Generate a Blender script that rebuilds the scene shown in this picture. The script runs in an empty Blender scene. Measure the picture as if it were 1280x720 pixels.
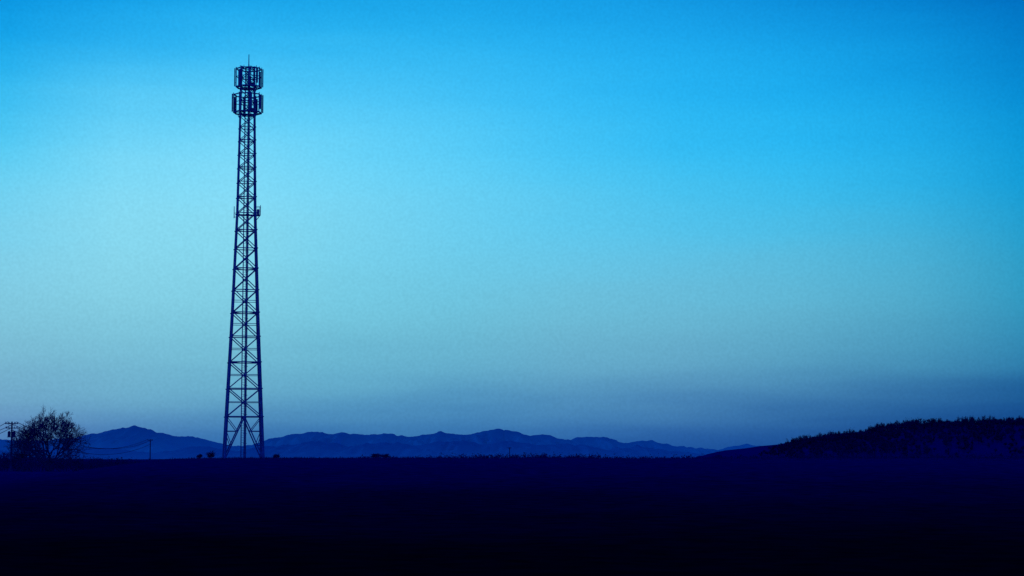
import bpy, math, random
import numpy as np
from mathutils import Vector, Matrix

random.seed(7); rng = np.random.default_rng(7)
scene = bpy.context.scene
F = 2400.0; W0, H0 = 640.0, 360.0
PITCH = math.atan(212.0/F)
cs, sn = math.cos(PITCH), math.sin(PITCH)

def at(px, py, d):
    """pixel position in the frame -> world point standing d metres north"""
    u = (px-W0)/F; v = (H0-py)/F
    yy = cs - v*sn; zz = sn + v*cs
    return Vector((u/yy*d, d, zz/yy*d))
def sstep(a, b, x):
    t = np.clip((np.asarray(x, float)-a)/(b-a), 0, 1)
    return t*t*(3-2*t)
_perm = rng.random((256, 256))
def vnoise(x, y):
    x = np.asarray(x, float); y = np.asarray(y, float)
    xi = np.floor(x).astype(int); yi = np.floor(y).astype(int)
    fx = x-xi; fy = y-yi
    fx = fx*fx*(3-2*fx); fy = fy*fy*(3-2*fy)
    g = lambda a, b: _perm[a % 256, b % 256]
    return ((g(xi, yi)*(1-fx)+g(xi+1, yi)*fx)*(1-fy)+(g(xi, yi+1)*(1-fx)+g(xi+1, yi+1)*fx)*fy)*2-1
def fbm(x, y, o=5, gain=.5):
    s = 0; a = 1
    for i in range(o):
        s = s+a*vnoise(x*2**i+17.3*i, y*2**i+5.1*i); a *= gain
    return s
def ridged(x, y, o=5, gain=.55):
    s = 0; a = 1
    for i in range(o):
        s = s+a*(1-2*np.abs(vnoise(x*2**i+11.3*i, y*2**i+7.7*i))); a *= gain
    return s

# ------------------------------------------------------------------ materials
def new_mat(name):
    m = bpy.data.materials.new(name); m.use_nodes = True
    nt = m.node_tree; b = nt.nodes['Principled BSDF']
    b.inputs['Specular IOR Level'].default_value = 0.0
    b.inputs['Roughness'].default_value = .9
    return m, nt, b
def noisy_mat(name, c1, c2, scale, rough=.9, spec=0.0, metal=0.0, bump=0.0):
    m, nt, b = new_mat(name)
    g = nt.nodes.new('ShaderNodeNewGeometry')
    n = nt.nodes.new('ShaderNodeTexNoise'); n.inputs['Scale'].default_value = scale
    n.inputs['Detail'].default_value = 4
    r = nt.nodes.new('ShaderNodeValToRGB')
    r.color_ramp.elements[0].position = .35; r.color_ramp.elements[1].position = .65
    r.color_ramp.elements[0].color = (*c1, 1); r.color_ramp.elements[1].color = (*c2, 1)
    nt.links.new(g.outputs['Position'], n.inputs['Vector'])
    nt.links.new(n.outputs['Fac'], r.inputs['Fac'])
    nt.links.new(r.outputs['Color'], b.inputs['Base Color'])
    b.inputs['Roughness'].default_value = rough
    b.inputs['Specular IOR Level'].default_value = spec
    b.inputs['Metallic'].default_value = metal
    return m

M_STEEL = noisy_mat('painted_steel', (.006, .028, .34), (.012, .048, .47), 1.2, .6, .1)
M_ANT = noisy_mat('antenna_shell', (.006, .028, .32), (.012, .045, .42), 1.5, .6, .1)
M_POLE = noisy_mat('pole_concrete', (.004, .01, .14), (.006, .016, .19), 3)
M_WIRE = noisy_mat('cable', (.004, .012, .16), (.006, .016, .2), 3)
M_BARK = noisy_mat('bark', (.004, .010, .16), (.007, .018, .23), 3)
M_LEAF = noisy_mat('foliage_near', (.002, .003, .12), (.004, .007, .2), .8)
M_WOOD = noisy_mat('foliage_hill', (.002, .002, .09), (.004, .006, .16), .06)
M_GRASS = noisy_mat('grass_blades', (.002, .003, .13), (.004, .006, .19), .8)

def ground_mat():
    m, nt, b = new_mat('field_painted_haze')
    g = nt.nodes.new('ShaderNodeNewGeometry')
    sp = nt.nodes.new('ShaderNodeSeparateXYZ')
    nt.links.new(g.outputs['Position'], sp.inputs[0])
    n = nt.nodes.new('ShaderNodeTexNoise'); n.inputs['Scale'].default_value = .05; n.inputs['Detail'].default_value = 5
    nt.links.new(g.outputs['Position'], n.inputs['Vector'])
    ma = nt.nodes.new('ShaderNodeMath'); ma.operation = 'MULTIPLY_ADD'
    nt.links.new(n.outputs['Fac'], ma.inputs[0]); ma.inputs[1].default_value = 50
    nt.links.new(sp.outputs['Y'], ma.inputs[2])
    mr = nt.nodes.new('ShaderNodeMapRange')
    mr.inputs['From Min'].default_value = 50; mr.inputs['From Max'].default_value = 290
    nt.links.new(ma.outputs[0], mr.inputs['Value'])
    r = nt.nodes.new('ShaderNodeValToRGB'); e = r.color_ramp.elements  # painted distance haze: colour runs from near-black close by to navy far off
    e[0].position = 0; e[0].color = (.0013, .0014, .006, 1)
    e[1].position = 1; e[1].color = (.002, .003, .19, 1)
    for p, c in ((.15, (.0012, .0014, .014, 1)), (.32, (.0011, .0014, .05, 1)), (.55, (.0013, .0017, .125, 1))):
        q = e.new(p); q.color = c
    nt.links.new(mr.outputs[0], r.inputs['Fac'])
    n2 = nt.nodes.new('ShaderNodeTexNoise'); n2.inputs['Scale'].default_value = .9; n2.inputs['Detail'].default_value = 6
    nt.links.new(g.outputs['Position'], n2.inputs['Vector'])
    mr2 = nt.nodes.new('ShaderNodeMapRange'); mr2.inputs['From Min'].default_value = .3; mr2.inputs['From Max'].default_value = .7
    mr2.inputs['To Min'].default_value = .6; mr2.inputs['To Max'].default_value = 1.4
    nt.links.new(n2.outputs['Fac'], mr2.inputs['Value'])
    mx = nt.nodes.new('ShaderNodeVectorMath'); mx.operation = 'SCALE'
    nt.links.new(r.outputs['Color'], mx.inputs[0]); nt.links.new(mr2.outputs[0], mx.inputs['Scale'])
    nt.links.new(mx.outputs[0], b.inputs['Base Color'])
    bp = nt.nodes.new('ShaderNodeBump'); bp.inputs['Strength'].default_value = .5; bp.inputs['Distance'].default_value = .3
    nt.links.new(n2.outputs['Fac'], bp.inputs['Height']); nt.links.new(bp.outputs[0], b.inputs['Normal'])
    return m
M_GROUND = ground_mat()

def hill_mat(name, low, high, zlo, zhi, scale):  # low colour is paler: haze at the foot painted into base colour
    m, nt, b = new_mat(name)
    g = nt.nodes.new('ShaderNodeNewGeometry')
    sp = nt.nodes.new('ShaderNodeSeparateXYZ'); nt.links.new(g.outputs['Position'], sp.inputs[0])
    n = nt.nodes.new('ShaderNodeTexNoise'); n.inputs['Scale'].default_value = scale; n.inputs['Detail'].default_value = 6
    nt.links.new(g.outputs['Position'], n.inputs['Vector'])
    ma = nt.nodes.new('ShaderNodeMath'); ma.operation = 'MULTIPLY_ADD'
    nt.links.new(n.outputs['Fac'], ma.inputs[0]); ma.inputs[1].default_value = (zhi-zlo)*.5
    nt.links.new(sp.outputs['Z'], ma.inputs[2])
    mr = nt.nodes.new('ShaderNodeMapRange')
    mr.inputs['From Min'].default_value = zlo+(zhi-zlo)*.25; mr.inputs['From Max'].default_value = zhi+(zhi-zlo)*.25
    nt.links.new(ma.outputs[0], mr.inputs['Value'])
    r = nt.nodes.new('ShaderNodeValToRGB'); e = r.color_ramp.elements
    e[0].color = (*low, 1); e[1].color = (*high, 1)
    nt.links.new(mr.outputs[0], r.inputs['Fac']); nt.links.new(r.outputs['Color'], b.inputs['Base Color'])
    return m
M_MT_FAR = hill_mat('mountain_painted_haze_far', (.045, .24, .80), (.028, .16, .62), 0, 170, .004)
M_MT_MID = hill_mat('mountain_painted_haze_mid', (.034, .18, .70), (.020, .11, .54), -5, 90, .006)

# ------------------------------------------------------------------ mesh helpers
def mesh_obj(name, verts, faces, mat, parent=None, smooth=False):
    me = bpy.data.meshes.new(name); me.from_pydata([tuple(v) for v in verts], [], faces)
    me.materials.append(mat)
    if smooth:
        me.polygons.foreach_set('use_smooth', [True]*len(me.polygons))
    me.update(); o = bpy.data.objects.new(name, me); scene.collection.objects.link(o)
    if parent: o.parent = parent
    return o
class Bld:
    def __init__(s): s.v = []; s.f = []
    def rod(s, a, b, r0, r1=None, n=6, cap=True):
        r1 = r0 if r1 is None else r1
        a = Vector(a); b = Vector(b); d = b-a
        if d.length < 1e-6: return
        q = d.to_track_quat('Z', 'Y'); k = len(s.v)
        for p, r in ((a, r0), (b, r1)):
            for i in range(n):
                t = 2*math.pi*i/n
                s.v.append(p+q@Vector((r*math.cos(t), r*math.sin(t), 0)))
        for i in range(n):
            j = (i+1) % n; s.f.append((k+i, k+j, k+n+j, k+n+i))
        if cap:
            s.f.append(tuple(k+i for i in reversed(range(n)))); s.f.append(tuple(k+n+i for i in range(n)))
    def box(s, c, size, rot=0.0):
        c = Vector(c); k = len(s.v); R = Matrix.Rotation(rot, 3, 'Z')
        for z in (-1, 1):
            for x, y in ((-1, -1), (1, -1), (1, 1), (-1, 1)):
                s.v.append(c+R@Vector((x*size[0]/2, y*size[1]/2, z*size[2]/2)))
        for f in ((3, 2, 1, 0), (4, 5, 6, 7), (0, 1, 5, 4), (1, 2, 6, 5), (2, 3, 7, 6), (3, 0, 4, 7)):
            s.f.append(tuple(k+i for i in f))
    def obj(s, name, mat, parent=None, smooth=False): return mesh_obj(name, s.v, s.f, mat, parent, smooth)
def empty(name, loc=(0, 0, 0)):
    e = bpy.data.objects.new(name, None); scene.collection.objects.link(e); e.location = loc; return e

# ------------------------------------------------------------------ ground
HP = [(950, 575), (968, 572), (982, 563), (1000, 558), (1020, 556), (1045, 552), (1080, 549), (1100, 544), (1125, 538), (1160, 535),
      (1200, 533), (1240, 530), (1290, 530), (1400, 522), (1550, 530), (1750, 560), (1900, 573)]
hx = np.array([at(a, b, 1500).x for a, b in HP]); hz = np.array([at(a, b, 1500).z for a, b in HP])
def ground_z(x, y):
    x = np.asarray(x, float); y = np.asarray(y, float)
    left = 1-sstep(-58, -40, x+ (y-240)*.12)
    ridge = -.18-1.9*left+.10*vnoise(x*.05, y*.02)
    z = -3+(ridge+3)*sstep(40, 240, y)
    z = z+(-6-z)*sstep(262, 620, y)
    z = z+.05*fbm(x*.15, y*.15, 3)
    h = np.interp(x, hx, hz, left=-6, right=-6)+6
    k = sstep(1150, 1500, y)*(1-sstep(1900, 2600, y))
    return z+np.maximum(h, 0)*k + 1.0*fbm(x*.01, y*.01, 3)*sstep(400, 900, y)
ys = np.concatenate([np.linspace(-400, 30, 20), np.linspace(36, 300, 130), np.linspace(305, 1100, 70),
                     np.linspace(1112, 2700, 120), np.geomspace(2760, 30000, 40)])
ss = np.linspace(-1, 1, 321)
Y, S = np.meshgrid(ys, ss, indexing='ij')
X = S*(180+np.abs(Y)*.62)
Z = ground_z(X, Y)
nr, nc = X.shape
V = np.stack([X, Y, Z], -1).reshape(-1, 3)
faces = [(i*nc+j, i*nc+j+1, (i+1)*nc+j+1, (i+1)*nc+j) for i in range(nr-1) for j in range(nc-1)]
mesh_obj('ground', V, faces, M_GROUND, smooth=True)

# ------------------------------------------------------------------ mountains
def mountain(name, prof, dist, depth, mat, amp, seed, base=-8):
    px = np.array([at(a, b, dist).x for a, b in prof]); pz = np.array([at(a, b, dist).z for a, b in prof])
    xs = np.linspace(px[0], px[-1], 2200); vs = np.linspace(-1, 1, 61)
    H = np.interp(xs, px, pz)
    H = H+amp*(ridged(xs/(dist*.010)+seed, xs*0+seed, 5, .6)-.5)
    VV, XX = np.meshgrid(vs, xs, indexing='ij'); HH = np.tile(H, (len(vs), 1))
    wob = ridged(XX/(dist*.014)+seed, VV*1.5+seed, 5, .55)*.8
    t = np.abs(VV)
    spur = 1-t**(.9)
    hz_ = base+(HH-base)*np.clip(spur+.22*wob*np.sin(np.clip(t, 0, 1)*math.pi)*1.0, -.05, .985+.015*(t < .02))
    V = np.stack([XX, dist+VV*depth, hz_], -1).reshape(-1, 3); n = len(xs)
    fs = [(i*n+j, i*n+j+1, (i+1)*n+j+1, (i+1)*n+j) for i in range(len(vs)-1) for j in range(n-1)]
    return mesh_obj(name, V, fs, mat, smooth=True)
FAR = [(-1500, 560), (-900, 545), (-400, 555), (-150, 548), (0, 550), (60, 552), (95, 547), (120, 543), (140, 537), (158, 533), (168, 532), (180, 534), (195, 540), (210, 543), (230, 546),
       (250, 549), (268, 554), (290, 558), (315, 556), (335, 550), (352, 546), (375, 543), (402, 540), (420, 542), (440, 543), (462, 542), (485, 543),
       (510, 546), (535, 543), (552, 540), (570, 543), (590, 543), (605, 539), (625, 537), (642, 539), (662, 546), (680, 543), (695, 547), (715, 549),
       (735, 547), (760, 548), (782, 554), (800, 551), (820, 552), (842, 557), (860, 560), (880, 561), (900, 564), (918, 558), (935, 556), (952, 558),
       (970, 562), (1000, 564), (1100, 562), (1300, 556), (1600, 545), (2100, 558), (2800, 550)]
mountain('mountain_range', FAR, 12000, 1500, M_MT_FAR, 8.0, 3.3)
MID = [(-1500, 566), (-400, 560), (0, 562), (100, 563), (150, 560), (200, 566), (240, 558), (262, 559), (300, 566), (340, 556), (390, 552), (430, 557), (480, 553), (520, 556), (570, 551), (600, 555), (640, 551), (680, 557),
       (720, 556), (760, 560), (800, 558), (850, 566), (900, 569), (950, 566), (1000, 570), (1300, 566), (2000, 560), (2800, 566)]
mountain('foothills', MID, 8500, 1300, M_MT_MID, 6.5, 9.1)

# ------------------------------------------------------------------ leaf masses
def crown_tris(c, rx, rz, n, size, clumps=9):
    cc = rng.normal(size=(clumps, 3)); cc /= np.linalg.norm(cc, axis=1)[:, None]+1e-9
    cc *= rng.random((clumps, 1))**.5*.72
    idx = rng.integers(0, clumps, n)
    p = cc[idx]+rng.normal(size=(n, 3))*.2*rng.uniform(.6, 1.3, (clumps, 1))[idx]
    p = p*np.array([rx, rx, rz])+np.asarray(c)
    o = rng.normal(size=(n, 3, 3))*size*.6
    return p[:, None, :]+o
def mass(name, tris, mat, rods=None):
    T = np.concatenate(tris).reshape(-1, 3)
    me = bpy.data.meshes.new(name)
    f = np.arange(len(T)).reshape(-1, 3)
    vv = [tuple(a) for a in T.tolist()]; ff = [tuple(a) for a in f.tolist()]
    if rods:
        b = len(vv); vv += [tuple(a) for a in rods.v]; ff += [tuple(i+b for i in q) for q in rods.f]
    me.from_pydata(vv, [], ff); me.materials.append(mat); me.update()
    o = bpy.data.objects.new(name, me); scene.collection.objects.link(o); return o

# wooded hill on the right
tris = []; rods = Bld()
for i in range(2600):
    x = random.uniform(hx[1], 470) if random.random() < .85 else random.uniform(470, hx[-3])
    y = random.triangular(1240, 1620, 1480)
    g = float(ground_z(x, y))
    if g < -4.5 and random.random() < .5: continue
    h = random.uniform(2.6, 5.2)
    r = h*random.uniform(.35, .55)
    rods.rod((x, y, g-.3), (x, y, g+h*.6), .16, .08, 4, False)
    tris.append(crown_tris((x, y, g+h*.55), r, h*.45, 75, .6, 6))
# dominant trees standing above the canopy
for i in range(420):
    x = random.uniform(hx[3], 430); y = random.uniform(1440, 1590); g = float(ground_z(x, y))
    big = fbm(x*.05, y*.01, 2) > -.1
    h = random.uniform(5.5, 8.8) if big else random.uniform(4.5, 6)
    r = h*random.uniform(.18, .33)
    rods.rod((x, y, g-.3), (x+random.uniform(-.3, .3), y, g+h*.9), .2, .06, 4, False)
    tris.append(crown_tris((x, y, g+h*.6), r, h*.44, 190, .42, 8))
# taller trees at the foot of the hill
for px, py, w in ((992, 545, 4), (1000, 542, 5), (1008, 547, 4), (1016, 544, 3.5), (984, 555, 5), (976, 562, 4), (1027, 546, 5), (1036, 541, 4), (1045, 540, 5), (969, 566, 4), (996, 550, 6), (1006, 552, 6), (1020, 550, 6), (1058, 538, 4), (1066, 538, 4), (1085, 535, 4)):
    p = at(px, py, 1490); g = float(ground_z(p.x, p.y)); h = p.z-g
    rods.rod((p.x, p.y, g-.3), (p.x, p.y, g+h*.8), .2, .08, 4, False)
    tris.append(crown_tris((p.x, p.y, g+h*.55), w*.55, h*.47, 300, .5, 9))
mass('hillside_woodland', tris, M_WOOD, rods)

# distant hedgerow / scrub along the valley
HG = [(-200, 566), (0, 566), (60, 569), (95, 571), (130, 572), (180, 574), (240, 574), (330, 574), (400, 573), (445, 573), (456, 570), (488, 569), (498, 572), (525, 571), (545, 569), (590, 568), (625, 567), (660, 566), (720, 567),
      (780, 569), (830, 570), (870, 569), (900, 568), (960, 567), (1000, 565), (1300, 568)]
gx = [a for a, b in HG]; gy = [b for a, b in HG]
tris = []; rods = Bld()
for i in range(1700):
    px = random.uniform(-200, 1300); d = random.uniform(760, 860)
    top = np.interp(px, gx, gy)+random.uniform(-1.4, 2.2)
    p = at(px, float(top), d); g = float(ground_z(p.x, d)); h = max(1.2, p.z-g)
    rods.rod((p.x, d, g-.2), (p.x, d, g+h*.6), .1, .05, 4, False)
    tris.append(crown_tris((p.x, d, g+h*.55), random.uniform(1.4, 3.2), h*.48, 110, .4, 8))
mass('distant_treeline', tris, M_LEAF, rods)

# shrubs around the mast and the bare tree
def shrub(px, py, d, rx, name='shrub', n=900):
    p = at(px, py, d); g = float(ground_z(p.x, d)); h = max(.6, p.z-g); b = Bld()
    for k in range(9):
        a = random.uniform(0, 6.28)
        b.rod((p.x, d, g-.05), (p.x+math.cos(a)*rx*.6, d+math.sin(a)*rx*.6, g+h*random.uniform(.5, .95)), .03, .01, 4, False)
    mass(name, [crown_tris((p.x, d, g+h*.5), rx, h*.5, n, .07, 12)], M_LEAF, b)
shrub(263, 563, 262, .8, n=1400)
for a in ((22, 566, 300, 2.2), (60, 565, 305, 2.6), (92, 570, 300, 2.0), (0, 562, 310, 2.6), (112, 566, 430, 3.0), (126, 569, 450, 3.0), (40, 572, 282, 2.6), (76, 575, 280, 2.2), (140, 575, 320, 2.2), (160, 574, 330, 2.4), (205, 574, 300, 1.4), (-22, 566, 300, 3.0),
          (250, 570, 258, .5), (345, 570.5, 256, .6), (470, 569.5, 258, 1.1), (481, 570, 260, .8)):
    shrub(*a, n=1400)

# grass along the crest of the field
n = 30000
gxs = rng.uniform(-110, 100, n); gys = rng.normal(236, 16, n); gzs = ground_z(gxs, gys)
dens = sstep(-.6, .5, fbm(gxs*.12, gys*.05, 3)); hh = rng.uniform(.04, .26, n)*(.3+dens)
ang = rng.uniform(0, math.pi, n); w = rng.uniform(.015, .04, n)
A = np.stack([gxs-np.cos(ang)*w, gys-np.sin(ang)*w, gzs-.02], -1); B = np.stack([gxs+np.cos(ang)*w, gys+np.sin(ang)*w, gzs-.02], -1)
C = np.stack([gxs+rng.normal(0, .06, n), gys+rng.normal(0, .06, n), gzs+hh], -1)
mass('grass', [np.stack([A, B, C], 1)], M_GRASS)

# ------------------------------------------------------------------ bare tree
def bare_tree(name, px, pytop, d, spread):
    base = at(px, 575, d); g = float(ground_z(base.x, d)); top = at(px, pytop, d).z
    H = top-g; b = Bld(); rnd = random.Random(12)
    def grow(p, dr, L, r, lv):
        q = p; dd = dr.copy(); segs = 3
        for s in range(segs):
            dd = (dd+Vector((rnd.gauss(0, .12), rnd.gauss(0, .12), rnd.gauss(.03, .08)))).normalized()
            nq = q+dd*L/segs
            b.rod(q, nq, r*(1-.25*s/segs), r*(1-.25*(s+1)/segs), 5 if lv < 3 else 3, False); q = nq
            if lv < 6 and s > 0 and rnd.random() < .75:
                side = dd.cross(Vector((rnd.gauss(0, 1), rnd.gauss(0, 1), rnd.gauss(0, 1)))).normalized()
                grow(q, (dd*.75+side*.75).normalized(), L*rnd.uniform(.55, .75), max(r*.5, .019), lv+1)
        if lv < 6:
            for k in range(2):
                side = dd.cross(Vector((rnd.gauss(0, 1), rnd.gauss(0, 1), rnd.gauss(0, 1)))).normalized()
                grow(q, (dd+side*rnd.uniform(.35, .8)).normalized(), L*rnd.uniform(.68, .85), max(r*.66, .019), lv+1)
    for k in range(5):
        a = k*1.257+.4; o = Vector((math.cos(a), math.sin(a), 0))
        grow(Vector((base.x, d, g-.1))+o*.12, (o*.55*spread+Vector((0, 0, 1))).normalized(), H*.27, H*.020, 0)
    vs = np.array([tuple(v) for v in b.v]); zmax = np.percentile(vs[:, 2], 99.7)
    vs[:, 2] = g+(vs[:, 2]-g)*(H/(zmax-g))
    cx = (np.percentile(vs[:, 0], 1)+np.percentile(vs[:, 0], 99))/2; hwid = (np.percentile(vs[:, 0], 99)-np.percentile(vs[:, 0], 1))/2
    target = 40*d/F
    vs[:, 0] = base.x+(vs[:, 0]-cx)*target/hwid
    vs[:, 1] = d+(vs[:, 1]-d)*target/hwid
    return mesh_obj(name, vs, b.f, M_BARK)
bare_tree('bare_tree', 58, 516, 300, 1.0)

# ------------------------------------------------------------------ utility poles and wires
def pole(px, pytop, d, big, name='utility_pole'):
    t = at(px, pytop, d); g = float(ground_z(t.x, d)); E = empty(name, (t.x, d, g)); H = t.z-g
    b = Bld(); b.rod((0, 0, -.5), (0, 0, H), .2, .13, 10); b.obj('shaft', M_POLE, E)
    c = Bld(); i = Bld()
    arms = ((H-.35, 1.1), (H-1.1, 1.0)) if big else ((H-.3, .8),)
    ca, sa = math.cos(.35), math.sin(.35)
    for z, hw in arms:
        c.box((0, -.17, z), (hw*2, .12, .15), .35)
        for sgn in (-1, 1):
            c.rod((0, -.1, z-.55), (sgn*hw*.6*ca, sgn*hw*.6*sa-.1, z-.06), .025)
        for q in (-.92, -.45, .45, .92):
            i.rod((q*hw*ca, q*hw*sa-.17, z+.06), (q*hw*ca, q*hw*sa-.17, z+.32), .07, .04, 8)
    c.obj('crossarms', M_POLE, E); i.obj('insulators', M_ANT, E)
    if big:
        tr = Bld()
        for sx in (-.42, .42):
            tr.rod((sx, -.1, H-2.6), (sx, -.1, H-1.75), .26, .26, 12); tr.rod((sx, -.1, H-1.75), (sx, -.1, H-1.6), .24, .08, 12)
        tr.box((0, -.1, H-2.65), (1.5, .4, .09)); tr.rod((.9, -.1, H-3.3), (.9, -.1, H-2.7), .12)
        tr.obj('transformers', M_POLE, E)
        st = Bld()
        for k in range(12): st.rod((-.25, 0, 1.2+k*.35), (.25, 0, 1.2+k*.35), .012)
        st.obj('steps', M_POLE, E)
    return E, Vector((t.x, d, t.z))
e1, t1 = pole(15, 527, 330, True)
e2, t2 = pole(188, 549, 560, False)
e3, t3 = pole(637, 559, 700, False)
e4, t4 = pole(-60, 540, 420, True)
def wires(a, b, sag, name, offs):
    w = Bld()
    for o, dz in offs:
        pts = []
        for k in range(25):
            t = k/24; p = a.lerp(b, t)+Vector((o*.94, o*.34, dz)); p.z -= 4*sag*t*(1-t); pts.append(p)
        for p, q in zip(pts, pts[1:]): w.rod(p, q, .05, n=5, cap=False)
    w.obj(name, M_WIRE)
wires(t1, t2, 3.6, 'power_lines', ((-.75, -.05), (.75, -.05), (0, -1.4)))
wires(t4, t1, 1.4, 'power_lines', ((-.75, -.05), (.75, -.05), (0, -1.0)))
p = at(97, 574, 300); g = float(ground_z(p.x, 300))
b = Bld(); b.rod((p.x, 300, g-.2), (p.x, 300, p.z), .07, .06, 8); b.box((p.x, 300, p.z+.02), (.2, .2, .05)); b.obj('fence_post', M_POLE)

# ------------------------------------------------------------------ the telecom tower
TD = 240.0; TX = at(304, 573, TD).x
TB = float(ground_z(TX, TD))-.05
def tz(py): return at(304, py, TD).z
ROT = math.radians(11); KF = math.cos(ROT)+math.sin(ROT)
T = empty('telecom_tower', (TX, TD, TB)); T.rotation_euler = (0, 0, ROT)
wz = [tz(573), tz(400), tz(265), tz(143), tz(84)]; ww = [2.78/KF, 1.88/KF, 1.30/KF, 1.05/KF, .92/KF]
def hw(z): return float(np.interp(z, wz, ww))
def cor(z, k, off=0):
    h = hw(z)-off; sx, sy = ((-1, -1), (1, -1), (1, 1), (-1, 1))[k % 4]
    return Vector((sx*h, sy*h, z-TB))
lv = [574.5, 521, 486, 453, 421, 391, 363, 336, 311, 288, 267, 247, 228, 210, 193, 176, 160, 144, 127, 111, 98, 85]
zs = [tz(a) for a in lv]; zs[0] = TB+.0
legs = Bld(); br = Bld(); hz2 = Bld()
for i, (z0, z1) in enumerate(zip(zs, zs[1:])):
    lr = np.interp(i, [0, 10, 20], [.15, .115, .085]); rr = float(np.interp(i, [0, 10, 20], [.072, .060, .045]))
    for k in range(4):
        legs.rod(cor(z0, k), cor(z1, k), float(lr), n=10)
        c = cor(z1, k); legs.rod(c-Vector((0, 0, .06)), c+Vector((0, 0, .06)), float(lr)*1.6, n=10)
        a0, b0, a1, b1 = cor(z0, k), cor(z0, k+1), cor(z1, k), cor(z1, k+1)
        hz2.rod(a1, b1, rr)
        m1 = (a1+b1)/2
        if i == 0:
            br.rod(a0, m1, rr*1.2); br.rod(b0, m1, rr*1.2)
            for t in (.33, .66):
                pa = a0.lerp(m1, t); pb = b0.lerp(m1, t); la = a0.lerp(a1, t); lb = b0.lerp(b1, t)
                br.rod(la, pa, rr*.7); br.rod(lb, pb, rr*.7)
                br.rod(pa, a0.lerp(a1, min(1, t+.33)), rr*.7); br.rod(pb, b0.lerp(b1, min(1, t+.33)), rr*.7)
        else:
            br.rod(a0, b1, rr); br.rod(b0, a1, rr)
            if i < 6:
                t = (a0-b0).length/((a0-b0).length+(a1-b1).length)
                br.rod(a0.lerp(a1, t), b0.lerp(b1, t), rr*.65)
    if i % 2 == 0:
        mids = [(cor(z1, k)+cor(z1, k+1))/2 for k in range(4)]
        for k in range(4): hz2.rod(mids[k], mids[(k+1) % 4], rr*.7)
legs.obj('legs', M_STEEL, T); br.obj('diagonal_bracing', M_STEEL, T); hz2.obj('horizontal_bracing', M_STEEL, T)
ft = Bld()
for k in range(4):
    c = cor(TB, k); ft.box(c+Vector((0, 0, -.2)), (.9, .9, .6))
ft.obj('footings', M_POLE, T)
ztop = zs[-1]-TB; ld = Bld()
for sx in (-.25, .21): ld.rod((sx-.05, -.1, 0), (sx-.05, -.1, ztop), .065)
k = .3
while k < ztop:
    ld.rod((-.28, -.1, k), (.16, -.1, k), .018, n=4, cap=False); k += .3
ld.obj('ladder', M_STEEL, T)
cb = Bld()
for j in range(5): cb.rod((.06+j*.065, .25, 0), (.06+j*.065, .25, ztop-1), .03, n=6)
k = .8
while k < ztop-1:
    cb.box((.19, .31, k), (.5, .04, .06)); k += 1.2
cb.obj('feeder_cables', M_STEEL, T)

def drum(name, ytop, ybot, R, off, nside, pans):
    zt, zb = tz(ytop)-TB, tz(ybot)-TB; H_ = zt-zb; O = Vector((off, 0, 0))
    fr = Bld(); pn = Bld()
    def rp(a, r, z): return O+Vector((r*math.cos(a), r*math.sin(a), z))
    A = [2*math.pi*i/nside+.1 for i in range(nside+1)]
    for z, rad in ((zt-.05, .08), (zb+H_*.55, .045), (zb, .10)):
        for a, b_ in zip(A, A[1:]): fr.rod(rp(a, R, z), rp(b_, R, z), rad)
    for a, b_ in zip(A, A[1:]):
        fr.rod(rp(a, R, zb-.1), rp(a, R, zt+.12), .055)
        fr.rod(rp(a, hw(zb+TB)*.9, zb), rp(a, R, zb), .045)
        fr.rod(rp(a, R*.6, zb), rp(b_, R*.6, zb), .035)
    for k in range(4):
        a = math.pi/4+k*math.pi/2
        c = Vector((hw(zb+TB)*1.414*math.cos(a), hw(zb+TB)*1.414*math.sin(a), 0))
        fr.rod(c+Vector((0, 0, zb-.7)), rp(a, R*.95, zb), .045)
        fr.rod(c+Vector((0, 0, zt-.05)), rp(a, R, zt-.05), .04)
    for a, L, dz in pans:
        a = math.radians(a); zc = zb+H_*.5+dz
        pn.box(rp(a, R+.16, zc), (.14, .24, H_*L), a)
        pn.rod(rp(a, R+.02, zb+.0), rp(a, R+.02, zt+.2), .035)
        for q in (-.3, .3): pn.rod(rp(a, R-.0, zc+q*H_*L), rp(a, R+.1, zc+q*H_*L), .03)
    pn.box(rp(.9, R*.55, zb+.5), (.3, .3, .55), .9)
    fr.obj(name+'_frame', M_STEEL, T); pn.obj(name+'_panel_antennas', M_ANT, T)
drum('upper_platform', 86, 109, 1.60, .12, 8, ((-92, .9, 0), (-58, .8, .1), (-5, .97, 0), (35, .8, .1), (88, .9, 0), (128, .8, 0), (176, .97, .05), (-135, .8, -.1)))
drum('lower_platform', 118.5, 141, 1.76, .0, 8, ((-80, .85, 0), (-38, .8, .1), (3, .98, .05), (50, .8, 0), (100, .85, .1), (145, .9, 0), (185, .98, .05), (-120, .8, 0)))
sp = Bld(); z0 = zs[-1]-TB; z1 = tz(68)-TB
sp.rod((.1, 0, z0-.6), (.1, 0, z0+.5), .07); sp.rod((.1, 0, z0+.5), (.1, 0, z1), .06, .045, 8)
sp.rod((-.5, .2, z0-.2), (-.5, .2, z0+.45), .03)
for k in range(4): sp.rod(cor(zs[-1], k), (.1, 0, z0+.02), .05)
sp.obj('lightning_rod', M_STEEL, T)
mp = Bld(); z = tz(269)-TB; h = hw(z+TB)
for y in (-.55, 0, .55): mp.rod((-h, y, z), (h+.62, y, z), .05)
for x in (h, h+.3, h+.62): mp.rod((x, -.6, z), (x, .6, z), .045)
for y in (-.6, .6):
    mp.rod((h+.62, y, z), (h+.62, y, z+1.25), .035); mp.rod((h+.05, y, z+1.05), (h+.62, y, z+1.05), .03); mp.rod((h+.05, y, z+.55), (h+.62, y, z+.55), .025)
    mp.rod((h, y, z-.8), (h+.6, y, z), .035)
mp.rod((h+.62, -.6, z+1.05), (h+.62, .6, z+1.05), .03)
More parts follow.
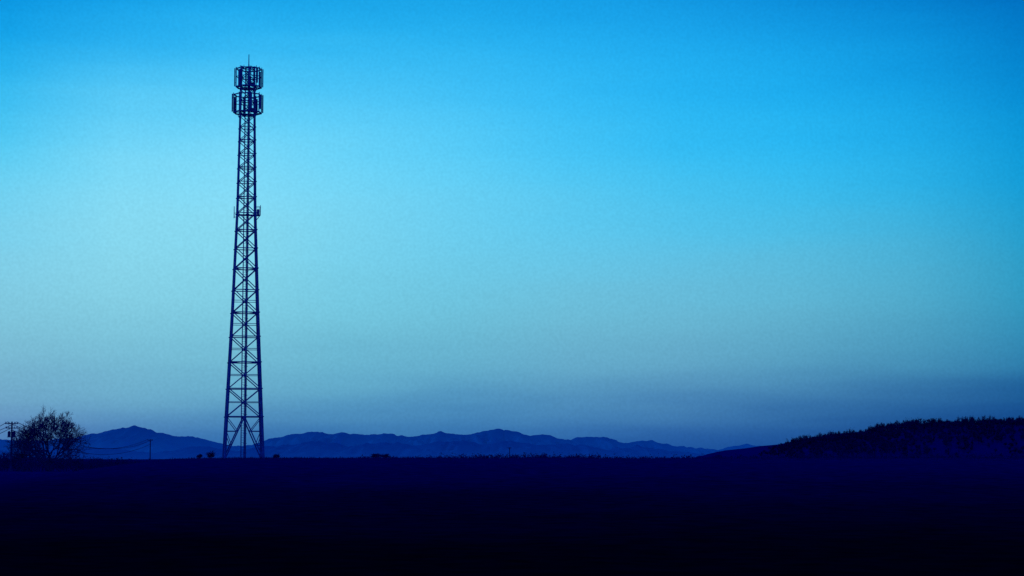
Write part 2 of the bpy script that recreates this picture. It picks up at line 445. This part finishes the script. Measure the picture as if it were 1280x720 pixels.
mp.box((h+.36, 0, z+.42), (.3, .5, .7))
mp.obj('service_platform', M_STEEL, T)
wp = Bld(); z = tz(273)-TB; h = hw(z+TB)
wp.rod((-h, -h, z), (-h-.42, -h, z), .04); wp.rod((-h, -h, z+.5), (-h-.42, -h, z+.5), .035)
wp.rod((-h-.42, -h, z-.15), (-h-.42, -h, z+1.35), .055, .04, 8)
wp.obj('whip_antenna', M_STEEL, T)

# ------------------------------------------------------------------ sky
world = bpy.data.worlds.new('World'); scene.world = world; world.use_nodes = True
nt = world.node_tree; N = nt.nodes; Lk = nt.links
bg = N['Background']
tc = N.new('ShaderNodeTexCoord'); sx = N.new('ShaderNodeSeparateXYZ')
nrm = N.new('ShaderNodeVectorMath'); nrm.operation = 'NORMALIZE'
Lk.new(tc.outputs['Generated'], nrm.inputs[0]); Lk.new(nrm.outputs[0], sx.inputs[0])
def M(op, a, b=None, c=None):
    n_ = N.new('ShaderNodeMath'); n_.operation = op
    for i, q in enumerate((a, b, c)):
        if q is None: continue
        if isinstance(q, (int, float)): n_.inputs[i].default_value = q
        else: Lk.new(q, n_.inputs[i])
    return n_.outputs[0]
az = M('ARCTAN2', sx.outputs['X'], sx.outputs['Y']); el = M('ARCSINE', sx.outputs['Z'])
mp_ = N.new('ShaderNodeMapping'); mp_.inputs['Scale'].default_value = (3, 3, 26); Lk.new(nrm.outputs[0], mp_.inputs['Vector'])
nz = N.new('ShaderNodeTexNoise'); nz.inputs['Scale'].default_value = 1.6; nz.inputs['Detail'].default_value = 3; Lk.new(mp_.outputs[0], nz.inputs['Vector'])
# thin haze layers shift the gradient; fine noise imitates camera grain in the sky colour
gr = N.new('ShaderNodeTexNoise'); gr.inputs['Scale'].default_value = 700; gr.inputs['Detail'].default_value = 0; Lk.new(nrm.outputs[0], gr.inputs['Vector'])
wv = M('MULTIPLY', M('SUBTRACT', nz.outputs['Fac'], .5), .024)
elw = M('ADD', el, wv)
rows = [0, 60, 130, 200, 270, 340, 400, 450, 490, 520, 545]
cols = {
 0:    [(8,145,222),(18,165,234),(48,185,241),(88,205,244),(118,210,241),(130,206,231),(127,198,221),(122,187,212),(112,170,202),(102,152,194),(85,130,184)],
 200:  [(18,160,232),(40,180,243),(88,203,247),(125,218,249),(138,221,245),(136,213,234),(128,202,224),(118,189,214),(105,170,202),(88,148,192),(66,122,180)],
 480:  [(22,163,232),(42,181,242),(76,198,248),(104,211,248),(116,210,242),(115,203,230),(112,193,218),(104,180,208),(90,160,197),(68,132,184),(46,106,170)],
 800:  [(17,153,227),(30,170,239),(44,184,245),(62,193,244),(84,197,238),(104,193,225),(108,183,210),(99,166,199),(82,144,187),(58,116,175),(36,90,161)],
 1100: [(5,128,207),(13,149,223),(24,168,235),(40,180,238),(57,182,229),(86,179,212),(86,169,201),(75,149,186),(56,118,170),(34,92,154),(23,74,143)],
 1280: [(0,105,188),(3,124,202),(8,142,213),(15,157,219),(28,159,212),(47,159,200),(53,149,188),(47,125,172),(30,94,152),(19,74,141),(15,62,131)]}
kx = sorted(cols); arr = np.array([cols[k] for k in kx], float)
arr = np.where(arr/255 <= .04045, arr/255/12.92, ((arr/255+.055)/1.055)**2.4)
def cubic(xs_, ys_, xq):
    m = np.gradient(ys_, xs_, axis=0); i = min(max(int(np.searchsorted(xs_, xq)-1), 0), len(xs_)-2)
    h_ = xs_[i+1]-xs_[i]; t = (xq-xs_[i])/h_
    return (2*t**3-3*t*t+1)*ys_[i]+(t**3-2*t*t+t)*h_*m[i]+(-2*t**3+3*t*t)*ys_[i+1]+(t**3-t*t)*h_*m[i+1]
cq = np.linspace(0, 1280, 10); EMAX = .30
azs = [math.atan((c-W0)/F) for c in cq]
elpos = M('DIVIDE', elw, EMAX)
prev = None
for ci, c in enumerate(cq):
    colr = np.clip(cubic(np.array(kx, float), arr, c), 0, 1)
    r = N.new('ShaderNodeValToRGB'); r.color_ramp.interpolation = 'B_SPLINE'
    e = r.color_ramp.elements
    stops = [(0.0, colr[-1]*np.array([.7, .85, .95]))]
    for ri in range(len(rows)-1, -1, -1):
        p_ = at(W0, rows[ri], 1.0); stops.append((math.atan(p_.z)/EMAX, colr[ri]))
    stops.append((1.0, colr[0]*np.array([.6, .75, .85])))
    e[0].position = stops[0][0]; e[0].color = (*stops[0][1], 1)
    e[1].position = 1; e[1].color = (*stops[-1][1], 1)
    for p_, c_ in stops[1:-1]:
        q = e.new(p_); q.color = (*c_, 1)
    Lk.new(elpos, r.inputs['Fac'])
    if prev is None: prev = r.outputs['Color']
    else:
        mr = N.new('ShaderNodeMapRange'); mr.inputs['From Min'].default_value = azs[ci-1]; mr.inputs['From Max'].default_value = azs[ci]
        Lk.new(az, mr.inputs['Value'])
        mx = N.new('ShaderNodeMix'); mx.data_type = 'RGBA'
        Lk.new(mr.outputs[0], mx.inputs['Factor']); Lk.new(prev, mx.inputs['A']); Lk.new(r.outputs['Color'], mx.inputs['B'])
        prev = mx.outputs['Result']
gs = N.new('ShaderNodeVectorMath'); gs.operation = 'SCALE'
Lk.new(prev, gs.inputs[0]); Lk.new(M('MULTIPLY_ADD', gr.outputs['Fac'], .12, .94), gs.inputs['Scale'])
prev = gs.outputs[0]
SUN_EL, SUN_AZ = math.radians(2.5), math.radians(-12)
sky = N.new('ShaderNodeTexSky'); sky.sky_type = 'NISHITA'; sky.sun_disc = False
sky.sun_elevation = SUN_EL; sky.sun_rotation = SUN_AZ
sc_ = N.new('ShaderNodeVectorMath'); sc_.operation = 'MULTIPLY'; sc_.inputs[1].default_value = (.05, .2, .34)
Lk.new(sky.outputs[0], sc_.inputs[0])
up = N.new('ShaderNodeMapRange'); up.interpolation_type = 'SMOOTHSTEP'; up.inputs['From Min'].default_value = .27; up.inputs['From Max'].default_value = .8
Lk.new(el, up.inputs['Value'])
mx = N.new('ShaderNodeMix'); mx.data_type = 'RGBA'
Lk.new(up.outputs[0], mx.inputs['Factor']); Lk.new(prev, mx.inputs['A']); Lk.new(sc_.outputs[0], mx.inputs['B'])
Lk.new(mx.outputs['Result'], bg.inputs['Color']); bg.inputs['Strength'].default_value = 1.0

sl = bpy.data.lights.new('sun', 'SUN'); sl.energy = .12; sl.angle = math.radians(.5); sl.color = (.75, .85, 1)
so = bpy.data.objects.new('sun', sl); scene.collection.objects.link(so)
dv = Vector((math.sin(SUN_AZ)*math.cos(SUN_EL), math.cos(SUN_AZ)*math.cos(SUN_EL), math.sin(SUN_EL)))
so.rotation_euler = dv.to_track_quat('Z', 'Y').to_euler()

# ------------------------------------------------------------------ camera
cd = bpy.data.cameras.new('camera'); cd.sensor_width = 36; cd.lens = 36*F/1280; cd.clip_end = 60000; cd.clip_start = .5
co = bpy.data.objects.new('camera', cd); scene.collection.objects.link(co)
co.rotation_euler = (math.pi/2+PITCH, 0, 0); scene.camera = co
scene.view_settings.view_transform = 'Standard'; scene.view_settings.look = 'None'
scene.view_settings.exposure = 0; scene.view_settings.gamma = 1
